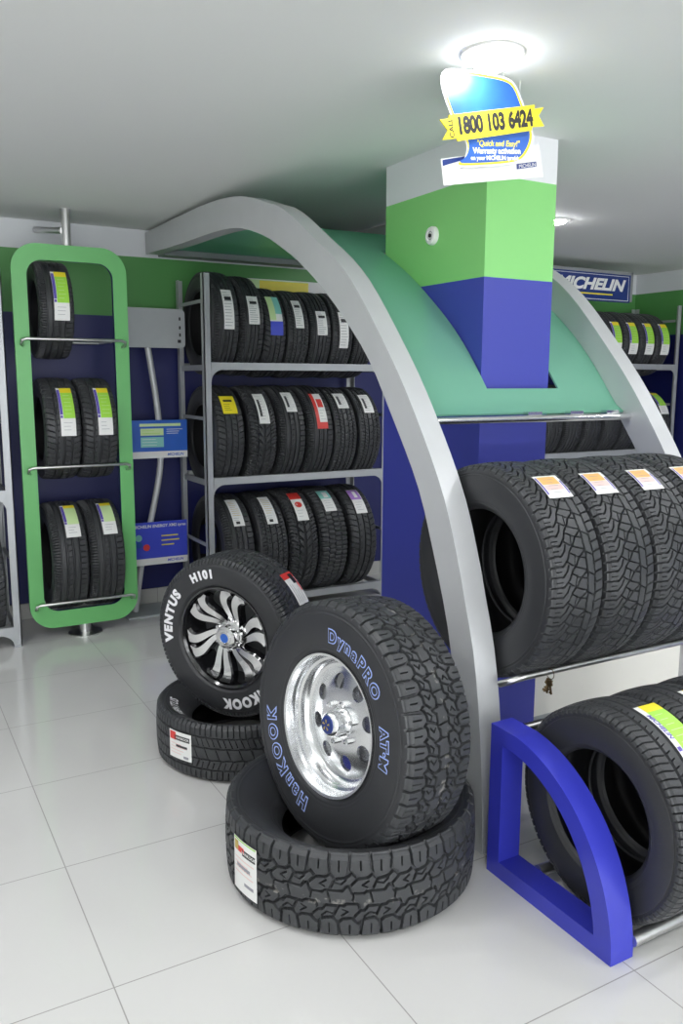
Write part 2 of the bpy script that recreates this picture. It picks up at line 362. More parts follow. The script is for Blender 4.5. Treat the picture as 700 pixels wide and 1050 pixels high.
def tyre_meshes(key, R, w, rb, kind, npitch, spp, nt_, nsw=26, depth=.009, sag=0.0, lug=.035):
    """returns (tread mesh, casing mesh); axis along local X, face side +X"""
    hw = .415*w
    tx = np.linspace(-hw, hw, nt_); tr = R - .0055*(np.abs(tx)/hw)**2.2
    side = smooth_curve(sidewall_profile(R, w, rb), nsw)[1:]
    # fine concentric ridges on the sidewall
    sr = side.copy()
    for i, (x, r) in enumerate(side):
        h = (r-rb)/(R-rb)
        if h > .785 and h < .90: sr[i, 0] += .0030
        if abs(h-.76) < .012: sr[i, 0] += .0018
        if abs(h-.13) < .03: sr[i, 0] += .002
        if abs(h-.20) < .012: sr[i, 0] += .0012
    right = sr; left = sr[::-1].copy(); left[:, 0] *= -1
    inner_half = [(.36*w, rb+.006), (.40*w, rb+.10*(R-rb)), (.455*w, rb+.4*(R-rb)), (.43*w, rb+.72*(R-rb)), (.30*w, R-.022), (0, R-.019)]
    ih = smooth_curve(inner_half, 12); il = ih[::-1][1:].copy(); il[:, 0] *= -1
    prof = np.vstack([left, np.stack([tx, tr], 1), right, ih, il])
    nl = len(left); i0 = nl - 7; i1 = nl + nt_ + 6      # displaced zone reaches over the shoulders
    if sag:
        t = np.clip((R-.02-prof[:, 1])/(R-.02-rb), 0, 1)
        dx = sag*t**1.15*np.clip((prof[:, 0]/w+.1)/.4, 0, 1); prof[:, 0] -= dx
    NP = len(prof); n = npitch*spp; PL = 2*PI*R/npitch
    # arc length coordinate across
    zone = prof[i0:i1+1]; s = np.r_[0, np.cumsum(np.linalg.norm(np.diff(zone, axis=0), axis=1))]
    mid = np.interp(0, zone[:, 0][6:-6], s[6:-6]) if not sag else s[len(s)//2]
    s = s - mid
    uu = (np.arange(spp)/spp)*PL
    U, V = np.meshgrid(uu, s, indexing='ij')
    dist = seg_dist(U, V, pattern(kind, hw, PL), PL)
    soft = .0007
    g = np.clip(.5 - dist/(2*soft), 0, 1)
    fall = np.clip((hw*1.0+lug-np.abs(s))/.014, 0, 1)
    g = g*fall[None, :]*depth
    tang = np.gradient(zone, axis=0); nrm = np.stack([tang[:, 1], -tang[:, 0]], 1)
    nrm /= np.linalg.norm(nrm, axis=1)[:, None]
    if nrm[len(nrm)//2, 1] > 0: nrm = -nrm     # point inward
    th = np.arange(n)/n*2*PI
    base = np.repeat(prof[None], n, 0)
    gi = np.tile(g, (npitch, 1))
    base[:, i0:i1+1, :] += gi[:, :, None]*nrm[None]
    X = base[:, :, 0]; Rr = base[:, :, 1]
    co = np.stack([X, Rr*-np.cos(th)[:, None], Rr*np.sin(th)[:, None]], 2)      # theta=0 -> -Y, increasing upward
    def sub(cols, name, matid=None):
        cols = np.array(cols); k = len(cols); c = co[:, cols, :].reshape(-1, 3)
        ii = np.arange(n)[:, None]; jj = np.arange(k-1)[None]
        a = ii*k+jj; b = ii*k+jj+1; i2 = (ii+1) % n
        q = np.stack([a, b, i2*k+jj+1, i2*k+jj], 2).reshape(-1, 4)
        me = bpy.data.meshes.new(name); me.vertices.add(len(c)); me.vertices.foreach_set('co', c.ravel())
        me.loops.add(q.size); me.loops.foreach_set('vertex_index', q.ravel().astype(np.int32))
        me.polygons.add(len(q)); me.polygons.foreach_set('loop_start', np.arange(0, q.size, 4, dtype=np.int32))
        me.polygons.foreach_set('use_smooth', np.full(len(q), name != 'tread', bool))
        if matid is not None: me.polygons.foreach_set('material_index', np.tile(matid(cols[:-1]), n).astype(np.int32))
        me.update(calc_edges=True); me.validate()
        if me.polygons[0].normal.dot(me.polygons[0].center) < -1: pass
        me.flip_normals() if name == '' else None
        return me
    tread = sub(range(i0, i1+1), 'tread')
    cas_cols = list(range(i1, NP)) + list(range(0, i0+1))
    nin0, nin1 = nl+nt_+len(right), NP
    cas = sub(cas_cols, 'casing', lambda c: ((c >= nin0) & (c < nin1)).astype(int))
    return tread, cas

MESH = {}
def tyre_kind(key, **kw):
    t, c = tyre_meshes(key, **kw); t.materials.append(kw_mat.get(key, M['tread'])); c.materials.append(M['rubber']); c.materials.append(M['rubber_in'])
    MESH[key] = (t, c, kw)
kw_mat = {'wheel_at': M['tread_chalk'], 'flat_at': M['tread_chalk']}
tyre_kind('wheel_at', R=.380, w=.262, rb=.205, kind='AT', npitch=27, spp=54, nt_=140, depth=.011, nsw=60)
tyre_kind('flat_at', R=.392, w=.262, rb=.215, kind='AT', npitch=21, spp=68, nt_=134, depth=.011, nsw=60, sag=.095)
tyre_kind('wheel_ht', R=.346, w=.222, rb=.214, kind='HT', npitch=56, spp=20, nt_=100, depth=.008, nsw=44)
tyre_kind('flat_ht', R=.360, w=.235, rb=.215, kind='HT', npitch=50, spp=22, nt_=100, depth=.008, nsw=44, sag=.07)
tyre_kind('suv', R=.362, w=.225, rb=.208, kind='SUV', npitch=36, spp=36, nt_=124, depth=.010, nsw=60)
tyre_kind('low', R=.305, w=.195, rb=.176, kind='ROAD', npitch=88, spp=14, nt_=96, depth=.008, nsw=50)
for key, kind, R, w, npi in (('road', 'ROAD', .30, .178, 56), ('rib', 'RIB5', .30, .182, 60), ('vee', 'VEE', .315, .182, 44), ('block', 'BLOCK', .345, .20, 34), ('hwy', 'HT', .335, .19, 44)):
    tyre_kind(key, R=R, w=w, rb=R-.115, kind=kind, npitch=npi, spp=8, nt_=44, depth=.008, nsw=16)

def tyre(name, key, loc, rot=(0, 0, 0), scale=1.0):
    root = empty(name, loc, rot); t, c, kw = MESH[key]
    for nm, me in (('tread', t), ('casing', c)):
        o = bpy.data.objects.new(nm, me); COL.objects.link(o); o.parent = root
        o.scale = (scale,)*3
    return root

def label_cross(sheet, root, R, phi, xc, name='price_label', lift=.0016):
    """long side of the label runs round the tyre; u to +X, v upward round the tread"""
    def fn(u, v, lv):
        r = R+lift+.0005*lv; a = phi+v/R; return (xc+u, -r*math.cos(a), r*math.sin(a))
    return sheet.build(name, fn, root)
def label_flat(sheet, root, R, phi, xc, name='price_label', flip=1, lift=.0016):
    def fn(u, v, lv):
        r = R+lift+.0005*lv; a = phi-flip*u/R; return (xc+flip*v, -r*math.cos(a), r*math.sin(a))
    return sheet.build(name, fn, root)

def lines(sh, u0, u1, v0, v1, n, m='greyink', lv=1, th=.0022):
    for i in range(n):
        v = v0+(v1-v0)*(i+.5)/n; L = (.55+.45*random.random())*(u1-u0)
        sh.rect(u0, u0+L, v-th/2, v+th/2, m, lv)
def sheet_green(h=.24, w=.062, text=False, mid='lime'):
    s = Sheet(); s.rect(-w/2, w/2, -h/2, h/2, 'paper')
    s.rect(-w/2+w*.22, w/2, h/2-h*.13, h/2, 'yellow', 1); s.rect(-w/2+w*.22, w/2, -h*.17, h/2-h*.13, mid, 1)
    if text: s.text('MICHELIN', -w/2+w*.12, h*.16, w*.24, 'violet', 2, rot=-PI/2, offset=.0006, shear=.2)
    else: s.rect(-w/2+.001, -w/2+w*.2, -h*.10, h*.45, 'violet', 1)
    s.rect(-w/2+w*.02, -w/2+w*.18, -h*.165, -h*.115, 'violet', 2)
    lines(s, -w/2+w*.35, w/2-.006, -h*.12, h*.34, 6, 'limepale', 2); lines(s, -w*.3, w*.3, -h*.42, -h*.22, 3)
    return s
def sheet_plain(kind, h=.2, w=.055):
    s = Sheet(); s.rect(-w/2, w/2, -h/2, h/2, {'yellow': 'yellow', 'pink': 'pink'}.get(kind, 'paper'))
    if kind == 'yellow':
        s.rect(-w/2, w/2, h*.32, h/2, 'blackink', 1); s.rect(-w*.3, w*.3, h*.02, h*.12, 'blackink', 1); lines(s, -w*.35, w*.35, -h*.4, -h*.05, 4, 'blackink')
    elif kind == 'red':
        s.rect(-w/2, -w*.2, -h/2, h/2, 'red', 1); s.rect(-w*.1, w*.4, h*.05, h*.3, 'red', 1); s.rect(-w/2, w/2, -h*.5, -h*.34, 'red', 1); lines(s, -w*.1, w*.4, -h*.3, 0, 4)
    elif kind == 'redtop':
        s.rect(-w/2, w/2, h*.2, h*.5, 'red', 1); s.disc(0, 0, w*.3, 'red', 1); lines(s, -w*.3, w*.35, -h*.42, -h*.15, 3)
    elif kind == 'teal':
        s.rect(-w/2, w/2, h*.05, h*.5, 'teal', 1); s.rect(-w*.1, w*.3, h*.1, h*.4, 'paper', 2); lines(s, -w*.3, w*.35, -h*.42, -h*.0, 4)
    elif kind == 'purple':
        s.rect(-w/2, w*.45, h*.02, h*.48, 'purple', 1); s.rect(-w*.1, w*.2, h*.1, h*.4, 'paper', 2); lines(s, -w*.3, w*.35, -h*.42, -h*.05, 4)
    elif kind == 'tealpurple':
        s.rect(-w/2, 0, -h*.15, h*.5, 'limepale', 1); s.rect(0, w/2, 0, h*.5, 'teal', 1); s.rect(-w/2, w/2, -h*.5, -h*.18, 'cardblue2', 1)
    elif kind == 'silver':
        lines(s, -w*.4, w*.4, -h*.45, h*.45, 12, 'greyink', 1, .003); s.rect(-w*.3, w*.35, h*.2, h*.3, 'blackink', 2)
    elif kind == 'gold':
        lines(s, -w*.35, w*.4, -h*.2, h*.4, 8, 'gold', 1, .003); s.rect(-w*.25, w*.1, -h*.44, -h*.36, 'blackink', 2); lines(s, -w*.4, w*.4, -h*.35, -h*.22, 2)
    else:
        lines(s, -w*.35, w*.4, -h*.42, h*.42, 9); s.rect(-w*.32, -w*.1, -h*.3, h*.25, 'blackink', 1)
    return s

def arc_text(body, root, rc, size, ang, mats, R, w, rb, sag=0.0, sx=1.0, offset=0, inner=None, spacing=1.0, name='lettering', shear=0):
    """raised letters on the +X sidewall, tops outward, reading clockwise as seen from +X; ang: degrees, 0 at up, clockwise seen from the face"""
    def place(V, lift):
        out = []
        for x, y in V:
            r = rc+y; a = math.radians(ang) + x/rc
            # seen from +X with Z up, the viewer's right is +Y
            xx = float(side_x(R, w, rb, sag, r)) + lift
            out.append((xx, r*math.sin(a), r*math.cos(a)))
        return out
    res = []
    for k, (off, lift, m) in enumerate([(offset, .0022, mats[0])] + ([(inner, .0032, mats[1])] if inner is not None else [])):
        V, F = text2d(body, size, offset=off, spacing=spacing, sx=sx, shear=shear)
        me = bpy.data.meshes.new(name); me.from_pydata(place(V, lift), [], F); o = link(name if k == 0 else 'letter_face', me, m, root if k == 0 else res[0])
        res.append(o)
    return res[0]

# ------------------------------------------------------------------ room shell
XR, YB, ZC = 6.16, 5.45, 2.46; XL, YF = -3.6, -4.2
def slab(name, b, m, **kw):
    bm = bmesh.new(); box(bm, *b); return tag(bobj(name, bm, m, smooth=0), kind='structure')
slab('floor', (XL-.1, XR+.1, YF-.1, YB+.1, -.06, 0), M['floor'])
slab('ceiling', (XL-.1, XR+.1, YF-.1, YB+.1, ZC, ZC+.08), M['ceiling'])
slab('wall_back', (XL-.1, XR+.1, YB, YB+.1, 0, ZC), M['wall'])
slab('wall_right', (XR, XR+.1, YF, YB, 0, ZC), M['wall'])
slab('wall_left', (XL-.1, XL, YF, YB, 0, ZC), M['sidewhite'])
# shop front behind the camera: sill, head and piers, the bays between are open to daylight
bm = bmesh.new(); box(bm, XL, XR, YF-.1, YF, 2.30, ZC); box(bm, XL, XL+.5, YF-.1, YF, 0, 2.30); box(bm, XR-.5, XR, YF-.1, YF, 0, 2.30)
for x in (-.5, 2.6): box(bm, x, x+.12, YF-.1, YF, 0, 2.30)
tag(bobj('wall_front', bm, M['sidewhite'], smooth=0), kind='structure')
slab('baseboard_back', (XL, XR, YB-.012, YB, 0, .10), M['skirt'])
slab('baseboard_right', (XR-.012, XR, YF, YB-.012, 0, .10), M['skirt'])
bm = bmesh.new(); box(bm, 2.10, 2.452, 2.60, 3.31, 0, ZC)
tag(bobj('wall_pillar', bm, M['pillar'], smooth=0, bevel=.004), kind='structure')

# ------------------------------------------------------------------ arches
OUT = [(1.93,0),(1.937,.17),(1.952,.34),(1.978,.53),(2.01,.68),(2.05,.80),(2.10,.95),(2.195,1.165),(2.375,1.43),(2.55,1.64),(2.83,1.92),(3.12,2.10),(3.38,2.245),(3.56,2.305),(3.86,2.385),(4.25,2.425),(4.8,2.438),(5.43,2.442)]
INN = [(2.045,0),(2.055,.17),(2.072,.34),(2.102,.53),(2.135,.68),(2.175,.80),(2.235,.95),(2.335,1.165),(2.515,1.41),(2.685,1.615),(2.95,1.83),(3.21,1.995),(3.44,2.105),(3.62,2.175),(3.90,2.245),(4.25,2.272),(4.8,2.285),(5.43,2.31)]
o_s = smooth_curve(OUT, 60); i_s = smooth_curve(INN, 60)
def arch(x0, x1, label, silver=M['silver']):
    bm = bmesh.new(); A = []; 
    for a, b in zip(o_s, i_s):
        A.append([bm.verts.new((x, *p)) for x, p in ((x0, a), (x1, a), (x1, b), (x0, b))])
    for r, q in zip(A, A[1:]):
        for k in range(4): bm.faces.new((r[k], r[(k+1) % 4], q[(k+1) % 4], q[k]))
    bm.faces.new(A[0]); bm.faces.new(A[-1][::-1])
    o = bobj('display_arch', bm, silver, smooth=25); return tag(o, label, 'display arch', 'silver arches of the canopy stand')
AX0, AX1, BX0, BX1 = 1.622, 1.708, 2.75, 2.835
arch(AX0, AX1, 'silver arch nearest the chrome wheels, curving from floor to back wall')
arch(BX0, BX1, 'silver arch on the far side of the pillar, behind the rack of tyres')
bm = bmesh.new(); box(bm, AX1, BX0, 5.33, YB-.002, 2.30, 2.44)
tag(bobj('cross_beam', bm, M['silver_dark'], smooth=0, bevel=.004), 'grey cross beam high on the back wall joining the two silver arches', 'beam')
# green glass canopy between the arches, notched round the pillar
gl = smooth_curve([(y+.0, z) for y, z in [(2.465,1.390),(2.51,1.420),(2.60,1.530),(2.685,1.628),(2.80,1.738),(2.95,1.855),(3.10,1.958),(3.25,2.045),(3.44,2.14),(3.62,2.205),(3.90,2.275),(4.25,2.302),(4.8,2.315),(5.325,2.335)]], 70)
bm = bmesh.new()
def glass_strip(xa, xb, idx):
    rows = []
    for i in idx:
        y, z = gl[i]; a = gl[min(i+1, len(gl)-1)]-gl[max(i-1, 0)]; nrm = np.array([-a[1], a[0]]); nrm /= np.linalg.norm(nrm)
        rows.append([bm.verts.new((x, y+nrm[0]*h, z+nrm[1]*h)) for x, h in ((xa, 0), (xb, 0), (xb, .008), (xa, .008))])
    for r, q in zip(rows, rows[1:]):
        for k in range(4): bm.faces.new((r[k], r[(k+1) % 4], q[(k+1) % 4], q[k]))
    bm.faces.new(rows[0]); bm.faces.new(rows[-1][::-1])
ia = int(np.argmax(gl[:, 0] > 2.585)); ib = int(np.argmax(gl[:, 0] > 3.325))
glass_strip(AX1+.001, BX0-.001, range(0, ia)); glass_strip(AX1+.001, 2.095, range(ia-1, ib+1)); glass_strip(2.468, BX0-.001, range(ia-1, ib+1)); glass_strip(AX1+.001, BX0-.001, range(ib, len(gl)))
tag(bobj('glass_canopy', bm, M['glass'], smooth=25), 'curved frosted green glass canopy between the silver arches, notched round the pillar', 'canopy')
bm = bmesh.new(); tube(bm, [(AX1, 2.43, 1.375), (BX0, 2.43, 1.375)], .014)
hr = empty('canopy_rail', (AX1, 2.43, 1.375)); tag(hr, 'chrome rail along the lower edge of the green glass canopy', 'rail')
ob = bobj('rail_tube', bm, M['chrome'], smooth=40); ob.parent = hr; ob.matrix_parent_inverse = Matrix.Translation((-AX1, -2.43, -1.375))
for x in (2.20, 2.42, 2.62):
    bm = bmesh.new(); box(bm, x, x+.07, 2.432, 2.462, 1.387, 1.401); c = bobj('glass_clip', bm, M['chrome'], smooth=0, bevel=.003); c.parent = hr; c.matrix_parent_inverse = Matrix.Translation((-AX1, -2.43, -1.375))

# rails of the upper and lower tyre rows
def rail(label, pts, r, m=M['steel'], name='support_rail', cat='rail', grp='steel rails carrying the display tyres'):
    bm = bmesh.new(); tube(bm, pts, r, 16); o = bobj(name, bm, m, smooth=40); return tag(o, label, cat, grp)
rail('steel front rail running from the near silver arch under the large tyres', [(AX0+.07, 1.955, .560), (AX0+.078, 1.925, .575), (1.725, 1.910, .586), (1.76, 1.908, .588), (2.80, 1.908, .588)], .011)
rail('steel rear rail under the large tyres, poking out left of the near arch', [(1.50, 2.348, .588), (2.80, 2.348, .588)], .011)
rail('thick steel floor rail at the front, under the lowest tyre row', [(1.6685, 1.362, .044), (2.60, 1.362, .044)], .018)
rail('thick steel floor rail behind the lowest tyre row', [(1.6685, 1.722, .044), (2.60, 1.722, .044)], .018)
rail('steel top rail from the upper corner of the blue quarter frame', [(1.6685, 1.842, .452), (2.60, 1.842, .452)], .014)

# blue quarter-round end frame
bo = [(1.80-.445*math.sin(t), .487*math.cos(t)) for t in np.linspace(.10, PI/2, 48)]
bi = [(1.80-.385*math.sin(t), .432*math.cos(t)) for t in np.linspace(.10, math.acos(.052/.432), 48)]
outer = [(1.862, 0), (1.862, .486)] + [tuple(p) for p in bo]; inner = [(1.808, .052), (1.808, .432)] + [tuple(p) for p in bi]
bm = bmesh.new(); ringprism(bm, outer, inner, 1.585, 1.668, 'YZ')
bobj_ = bobj('quarter_frame', bm, M['bluelac'], smooth=28, bevel=.0015, seg=1)
tag(bobj_, 'glossy blue quarter-round end frame standing on the floor at right front', 'display frame')

bm = bmesh.new(); ringprism(bm, outer, inner, 2.601, 2.684, 'YZ')
tag(bobj('quarter_frame', bm, M['bluelac'], smooth=28, bevel=.0015, seg=1), 'blue quarter-round frame at the far end of the lowest tyre row, outside the picture', 'display frame')

# white low cabinet behind the rails
cab = empty('low_cabinet', (2.97, 2.80, 0)); tag(cab, 'cream white low cabinet on the floor behind the large tyre row, right of the pillar', 'cabinet')
bm = bmesh.new(); box(bm, -.48, .48, -.16, .30, .03, .50); bobj('body', bm, M['board'], cab, smooth=0, bevel=.003)
bm = bmesh.new(); box(bm, -.46, .46, -.14, .28, 0, .03); bobj('plinth', bm, M['greyplate'], cab, smooth=0)

# small bunch of keys on the front rail
kr = empty('key_bunch', (1.853, 1.897, .588)); tag(kr, 'small dark bunch of keys hanging from the steel rail beside the near arch', 'keys')
bm = bmesh.new(); n = 20
tube(bm, [(0, .017*math.cos(2*PI*k/n), -.004+.017*math.sin(2*PI*k/n)) for k in range(n+1)], .0012, 6, cap=False); bobj('key_ring', bm, M['brass'], kr)
for k, (dx, a) in enumerate(((-.006, -.25), (0, .1), (.006, .35))):
    bm = bmesh.new(); box(bm, -.002, .002, -.003, .003, -.058, -.018); box(bm, -.002, .002, -.011, .011, -.03, -.012); box(bm, -.002, .002, .003, .008, -.055, -.048); box(bm, -.002, .002, .003, .007, -.045, -.040)
    o = bobj('key', bm, M['brass'], kr, smooth=0, bevel=.0007, seg=1); o.location = (dx, 0, -.012); o.rotation_euler = (a, .1*k, .3*k)

# ------------------------------------------------------------------ large tyres on the upper rails
ups = [1.837, 2.067, 2.297, 2.527]
lab_up = ['large all-terrain tyre on the upper rails nearest the silver arch', 'second large all-terrain tyre from the near silver arch, on the upper rails',
          'third large all-terrain tyre from the near silver arch, on the upper rails', 'large all-terrain tyre at the right edge of the photo, fourth on the upper rails']
for i, x in enumerate(ups):
    t = tyre('suv_tyre', 'suv', (x, 2.128, .890), (rng.uniform(0, 6), 0, 0)); tag(t, lab_up[i], 'tyre', 'large tyres on the upper rails')
    a = t.rotation_euler[0]
    s = Sheet(); s.rect(-.05, .05, -.055, .050, 'paper'); s.rect(-.047, -.040, -.04, .04, 'violet', 1); s.rect(-.036, .036, .004, .043, 'orange', 1); s.rect(-.036, .036, -.022, .002, 'pink', 1)
    lines(s, -.02, .03, -.04, .035, 5, 'greyink', 2, .0018); s.rect(.041, .047, -.04, .02, 'violet', 1)
    label_cross(s, t, .362, math.radians(57)+a, (.020, -.008, -.020, -.03)[i])
    # the empty is spun, so undo the sign: theta rotates with the root
# ------------------------------------------------------------------ lower row
lows = [1.80, 2.01, 2.22, 2.43]
lab_lo = ['road tyre with a lime green label on the floor rails beside the blue frame', 'second road tyre from the blue frame, on the floor rails',
          'third road tyre from the blue frame, on the floor rails', 'fourth road tyre from the blue frame, mostly beyond the right edge']
for i, x in enumerate(lows[:3]):
    t = tyre('road_tyre', 'low', (x-.008, 1.542, .3125), (0, 0, 0)); tag(t, lab_lo[i], 'tyre', 'road tyres on the floor rails')
    label_cross(sheet_green(.26, .085, True), t, .305, math.radians(60 if i == 0 else 64), .045)

# ------------------------------------------------------------------ floor display: flat tyres and wheels
fa = tyre('all_terrain_tyre', 'flat_at', (1.231, 2.11, .131), (0, -PI/2, 0)); tag(fa, 'chunky all-terrain tyre lying flat on the floor under the wheel with blue letters', 'tyre')
s = Sheet(); s.rect(-.060, .060, -.082, .082, 'paper'); s.rect(-.050, .0, .042, .060, 'red', 1); s.rect(-.052, -.030, .044, .072, 'gold', 2); s.rect(-.01, .054, .036, .056, 'blackink', 1)
s.rect(-.056, .056, .076, .080, 'lime', 1)
s.text('HANKOOK', .022, .046, .013, 'paper', 2, offset=.0003); lines(s, -.05, .05, -.03, .028, 4, 'pink', 1, .0035); s.rect(-.04, .03, -.008, .004, 'greyink', 1); s.rect(.0, .045, -.055, -.045, 'greyink', 1)
label_flat(s, fa, .392, math.radians(81), -.004, 'price_label')
s = Sheet()
for u, tx in ((-.42, 'IIIV'), (-.22, '2130741'), (0.0, '13'), (.22, 'RP30'), (.40, '0118')): s.text(tx, u, 0, .016, 'greyink', 0)

wa = tyre('off_road_wheel', 'wheel_at', (1.243, 2.095, .482), (0, math.radians(-5.6), math.radians(188.9))); tag(wa, 'wheel with polished dish rim and blue outlined letters, standing on a flat tyre', 'wheel')
RW = dict(R=.380, w=.262, rb=.205)
arc_text('HanKOOK', wa, .272, .059, 227, (M['letterblue'], M['rubber']), **RW, sx=1.0, offset=.0046, inner=.0010, spacing=1.42)
arc_text('DynaPRO', wa, .274, .054, 27, (M['letterblue'], M['rubber']), **RW, sx=1.0, offset=.0042, inner=.0009, spacing=1.36)
arc_text('AT·M', wa, .276, .048, 85, (M['letterblue'], M['rubber']), **RW, sx=1.0, offset=.0040, inner=.0008, spacing=1.1)

def grid_disc_with_holes(r0, r1, nr, na, holes, hf, thick):
    """annulus in the YZ plane, faces inside the holes removed, edge vertices snapped to the hole circles"""
    bm = bmesh.new(); vs = []
    for i in range(nr+1):
        r = r0+(r1-r0)*i/nr; row = []
        for k in range(na):
            a = 2*PI*k/na; y, z = r*math.cos(a), r*math.sin(a)
            row.append([y, z])
        vs.append(row)
    cell = (r1-r0)/nr
    for row in vs:
        for p in row:
            for hy, hz, hr_ in holes:
                d = math.hypot(p[0]-hy, p[1]-hz)
                if abs(d-hr_) < cell*.62 and d > 1e-5: p[0] = hy+(p[0]-hy)*hr_/d; p[1] = hz+(p[1]-hz)*hr_/d
    V = [[bm.verts.new((hf(math.hypot(*p)), p[0], p[1])) for p in row] for row in vs]
    for i in range(nr):
        for k in range(na):
            q = [V[i][k], V[i][(k+1) % na], V[i+1][(k+1) % na], V[i+1][k]]
            cy = sum(v.co.y for v in q)/4; cz = sum(v.co.z for v in q)/4
            if any(math.hypot(cy-hy, cz-hz) < hr_*.98 for hy, hz, hr_ in holes): continue
            try: bm.faces.new(q)
            except Exception: pass
    bmesh.ops.remove_doubles(bm, verts=bm.verts, dist=.0003)
    bmesh.ops.dissolve_degenerate(bm, dist=.0002, edges=bm.edges)
    bmesh.ops.solidify(bm, geom=bm.faces[:], thickness=thick)
    return bm
# polished rim, built facing +X
bm = bmesh.new()
lathe(bm, [(.203,.104),(.208,.121),(.216,.123),(.217,.116),(.2075,.104),(.204,.098),(.200,.080),(.195,.077),(.192,.075),(.189,.062),(.185,.058),(.181,.050),(.175,.046),(.170,.0455),(.166,.045),(.166,.033),(.174,-.004),(.182,-.02),(.190,-.09),(.200,-.105),(.206,-.118),(.213,-.120),(.213,-.112),(.198,-.09),(.196,.04),(.204,.104)], 96, 'X')
rim = bobj('rim', bm, M['polish'], wa, smooth=28)
holes = [(.124*math.cos(2*PI*k/8+.25), .124*math.sin(2*PI*k/8+.25), .025) for k in range(8)]
hf = lambda r: .045 + .016*max(0, 1-((r-.075)/.09)**2 if r > .075 else 1) if r < .166 else .045
bm = grid_disc_with_holes(.046, .168, 20, 160, holes, hf, -.010)
dsk = bobj('disc', bm, M['polish'], rim, smooth=40)
bm = bmesh.new(); lathe(bm, [(.165,-.055),(.0,-.055)], 48, 'X'); bobj('rim_back_plate', bm, M['polish_in'], rim).name = 'rear_plate'  # aluminium plate closing the rim behind the disc
bm = bmesh.new(); lathe(bm, [(.052,.056),(.050,.064),(.043,.070),(.040,.100),(.037,.108),(.030,.113),(.027,.114)], 48, 'X'); bobj('hub', bm, M['polish'], rim, smooth=40)
bm = bmesh.new(); lathe(bm, [(.030,.108),(.028,.114),(.026,.117),(.0,.119)], 40, 'X'); cap = bobj('centre_cap', bm, M['signblue'], rim, smooth=40)
s = Sheet()
for k in range(5): s.poly([(.006*math.cos(a), .006*math.sin(a)) for a in ()] or [(.017*math.cos(2*PI*k/5+1.57+d)*q, .017*math.sin(2*PI*k/5+1.57+d)*q) for d, q in ((-.25, .35), (-.12, 1), (.3, 1), (.2, .35))], 'gold', 0)
s.build('emblem', lambda u, v, l: (.1202, u, v), cap)
for k in range(6):
    a = 2*PI*k/6+.3; bm = bmesh.new(); lathe(bm, [(.0088,.056),(.0088,.074),(.0065,.082),(0,.084)], 6, 'X', c=(0, .064*math.cos(a), .064*math.sin(a))); bobj('lug_nut', bm, M['chrome'], rim, smooth=0)

fb = tyre('highway_tyre', 'flat_ht', (1.272, 3.065, .118), (0, -PI/2, 0)); tag(fb, 'highway tyre lying flat on the floor under the wheel with black and chrome spokes', 'tyre')
s = Sheet(); s.rect(-.060, .060, -.055, .055, 'paper'); s.rect(-.055, -.02, .018, .050, 'red', 1); s.rect(-.028, .052, .020, .040, 'blackink', 1); s.text('HANKOOK', .016, .030, .013, 'paper', 2, offset=.0003)
lines(s, -.05, .045, -.04, .01, 4, 'pink', 1, .003); s.rect(-.02, .04, -.008, .002, 'blackink', 1); s.rect(.02, .045, -.048, -.038, 'greyink', 1)
label_flat(s, fb, .360, math.radians(66), .010)
arc_text('VENTUS', fb, .285, .045, 8, (M['letterwhite'],), R=.360, w=.235, rb=.215, sag=.07, offset=.0012, spacing=1.1)

wb = tyre('alloy_wheel', 'wheel_ht', (1.285, 3.165, .462), (0, math.radians(2.0), math.radians(212.1))); tag(wb, 'wheel with twisted black and chrome spokes and white raised letters, standing on a flat tyre', 'wheel')
RB = dict(R=.346, w=.222, rb=.214)
arc_text('VENTUS', wb, .275, .056, -75, (M['letterwhite'],), **RB, offset=.0034, spacing=1.24)
arc_text('H101', wb, .277, .048, -18, (M['letterwhite'],), **RB, offset=.0030, spacing=1.2)
arc_text('HANKOOK', wb, .275, .056, 145, (M['letterwhite'],), **RB, offset=.0036, spacing=1.24)
bm = bmesh.new()
lathe(bm, [(.204,.090),(.212,.098),(.220,.099),(.221,.093),(.214,.086),(.208,.078),(.203,.040),(.199,-.04),(.205,-.085),(.218,-.095),(.218,-.088),(.206,-.075),(.208,.06),(.212,.085)], 96, 'X')
rimb = bobj('rim', bm, M['blackgloss'], wb, smooth=30)
bm = bmesh.new(); lathe(bm, [(.199,-.05),(.0,-.05)], 40, 'X'); bobj('rear_plate', bm, M['silver_dark'], rimb)
bm = bmesh.new(); lathe(bm, [(.080,.012),(.076,.040),(.062,.050),(.052,.052),(.050,.074),(.046,.082),(.034,.086),(.030,.086)], 48, 'X'); bobj('hub', bm, M['chrome'], rimb, smooth=40)
bm = bmesh.new(); lathe(bm, [(.032,.080),(.030,.088),(.020,.090),(.018,.0885)], 40, 'X'); cp = bobj('centre_cap', bm, M['chrome'], rimb, smooth=40)
bm = bmesh.new(); lathe(bm, [(.021,.086),(.019,.0905),(0,.091)], 32, 'X'); bobj('emblem', bm, M['cardblue'], cp, smooth=40)
for k in range(6):
    a = 2*PI*k/6+.5; bm = bmesh.new(); lathe(bm, [(.008,.046),(.008,.060),(.006,.066),(0,.068)], 6, 'X', c=(0, .064*math.cos(a), .064*math.sin(a))); bobj('lug_nut', bm, M['chrome'], rimb, smooth=0)
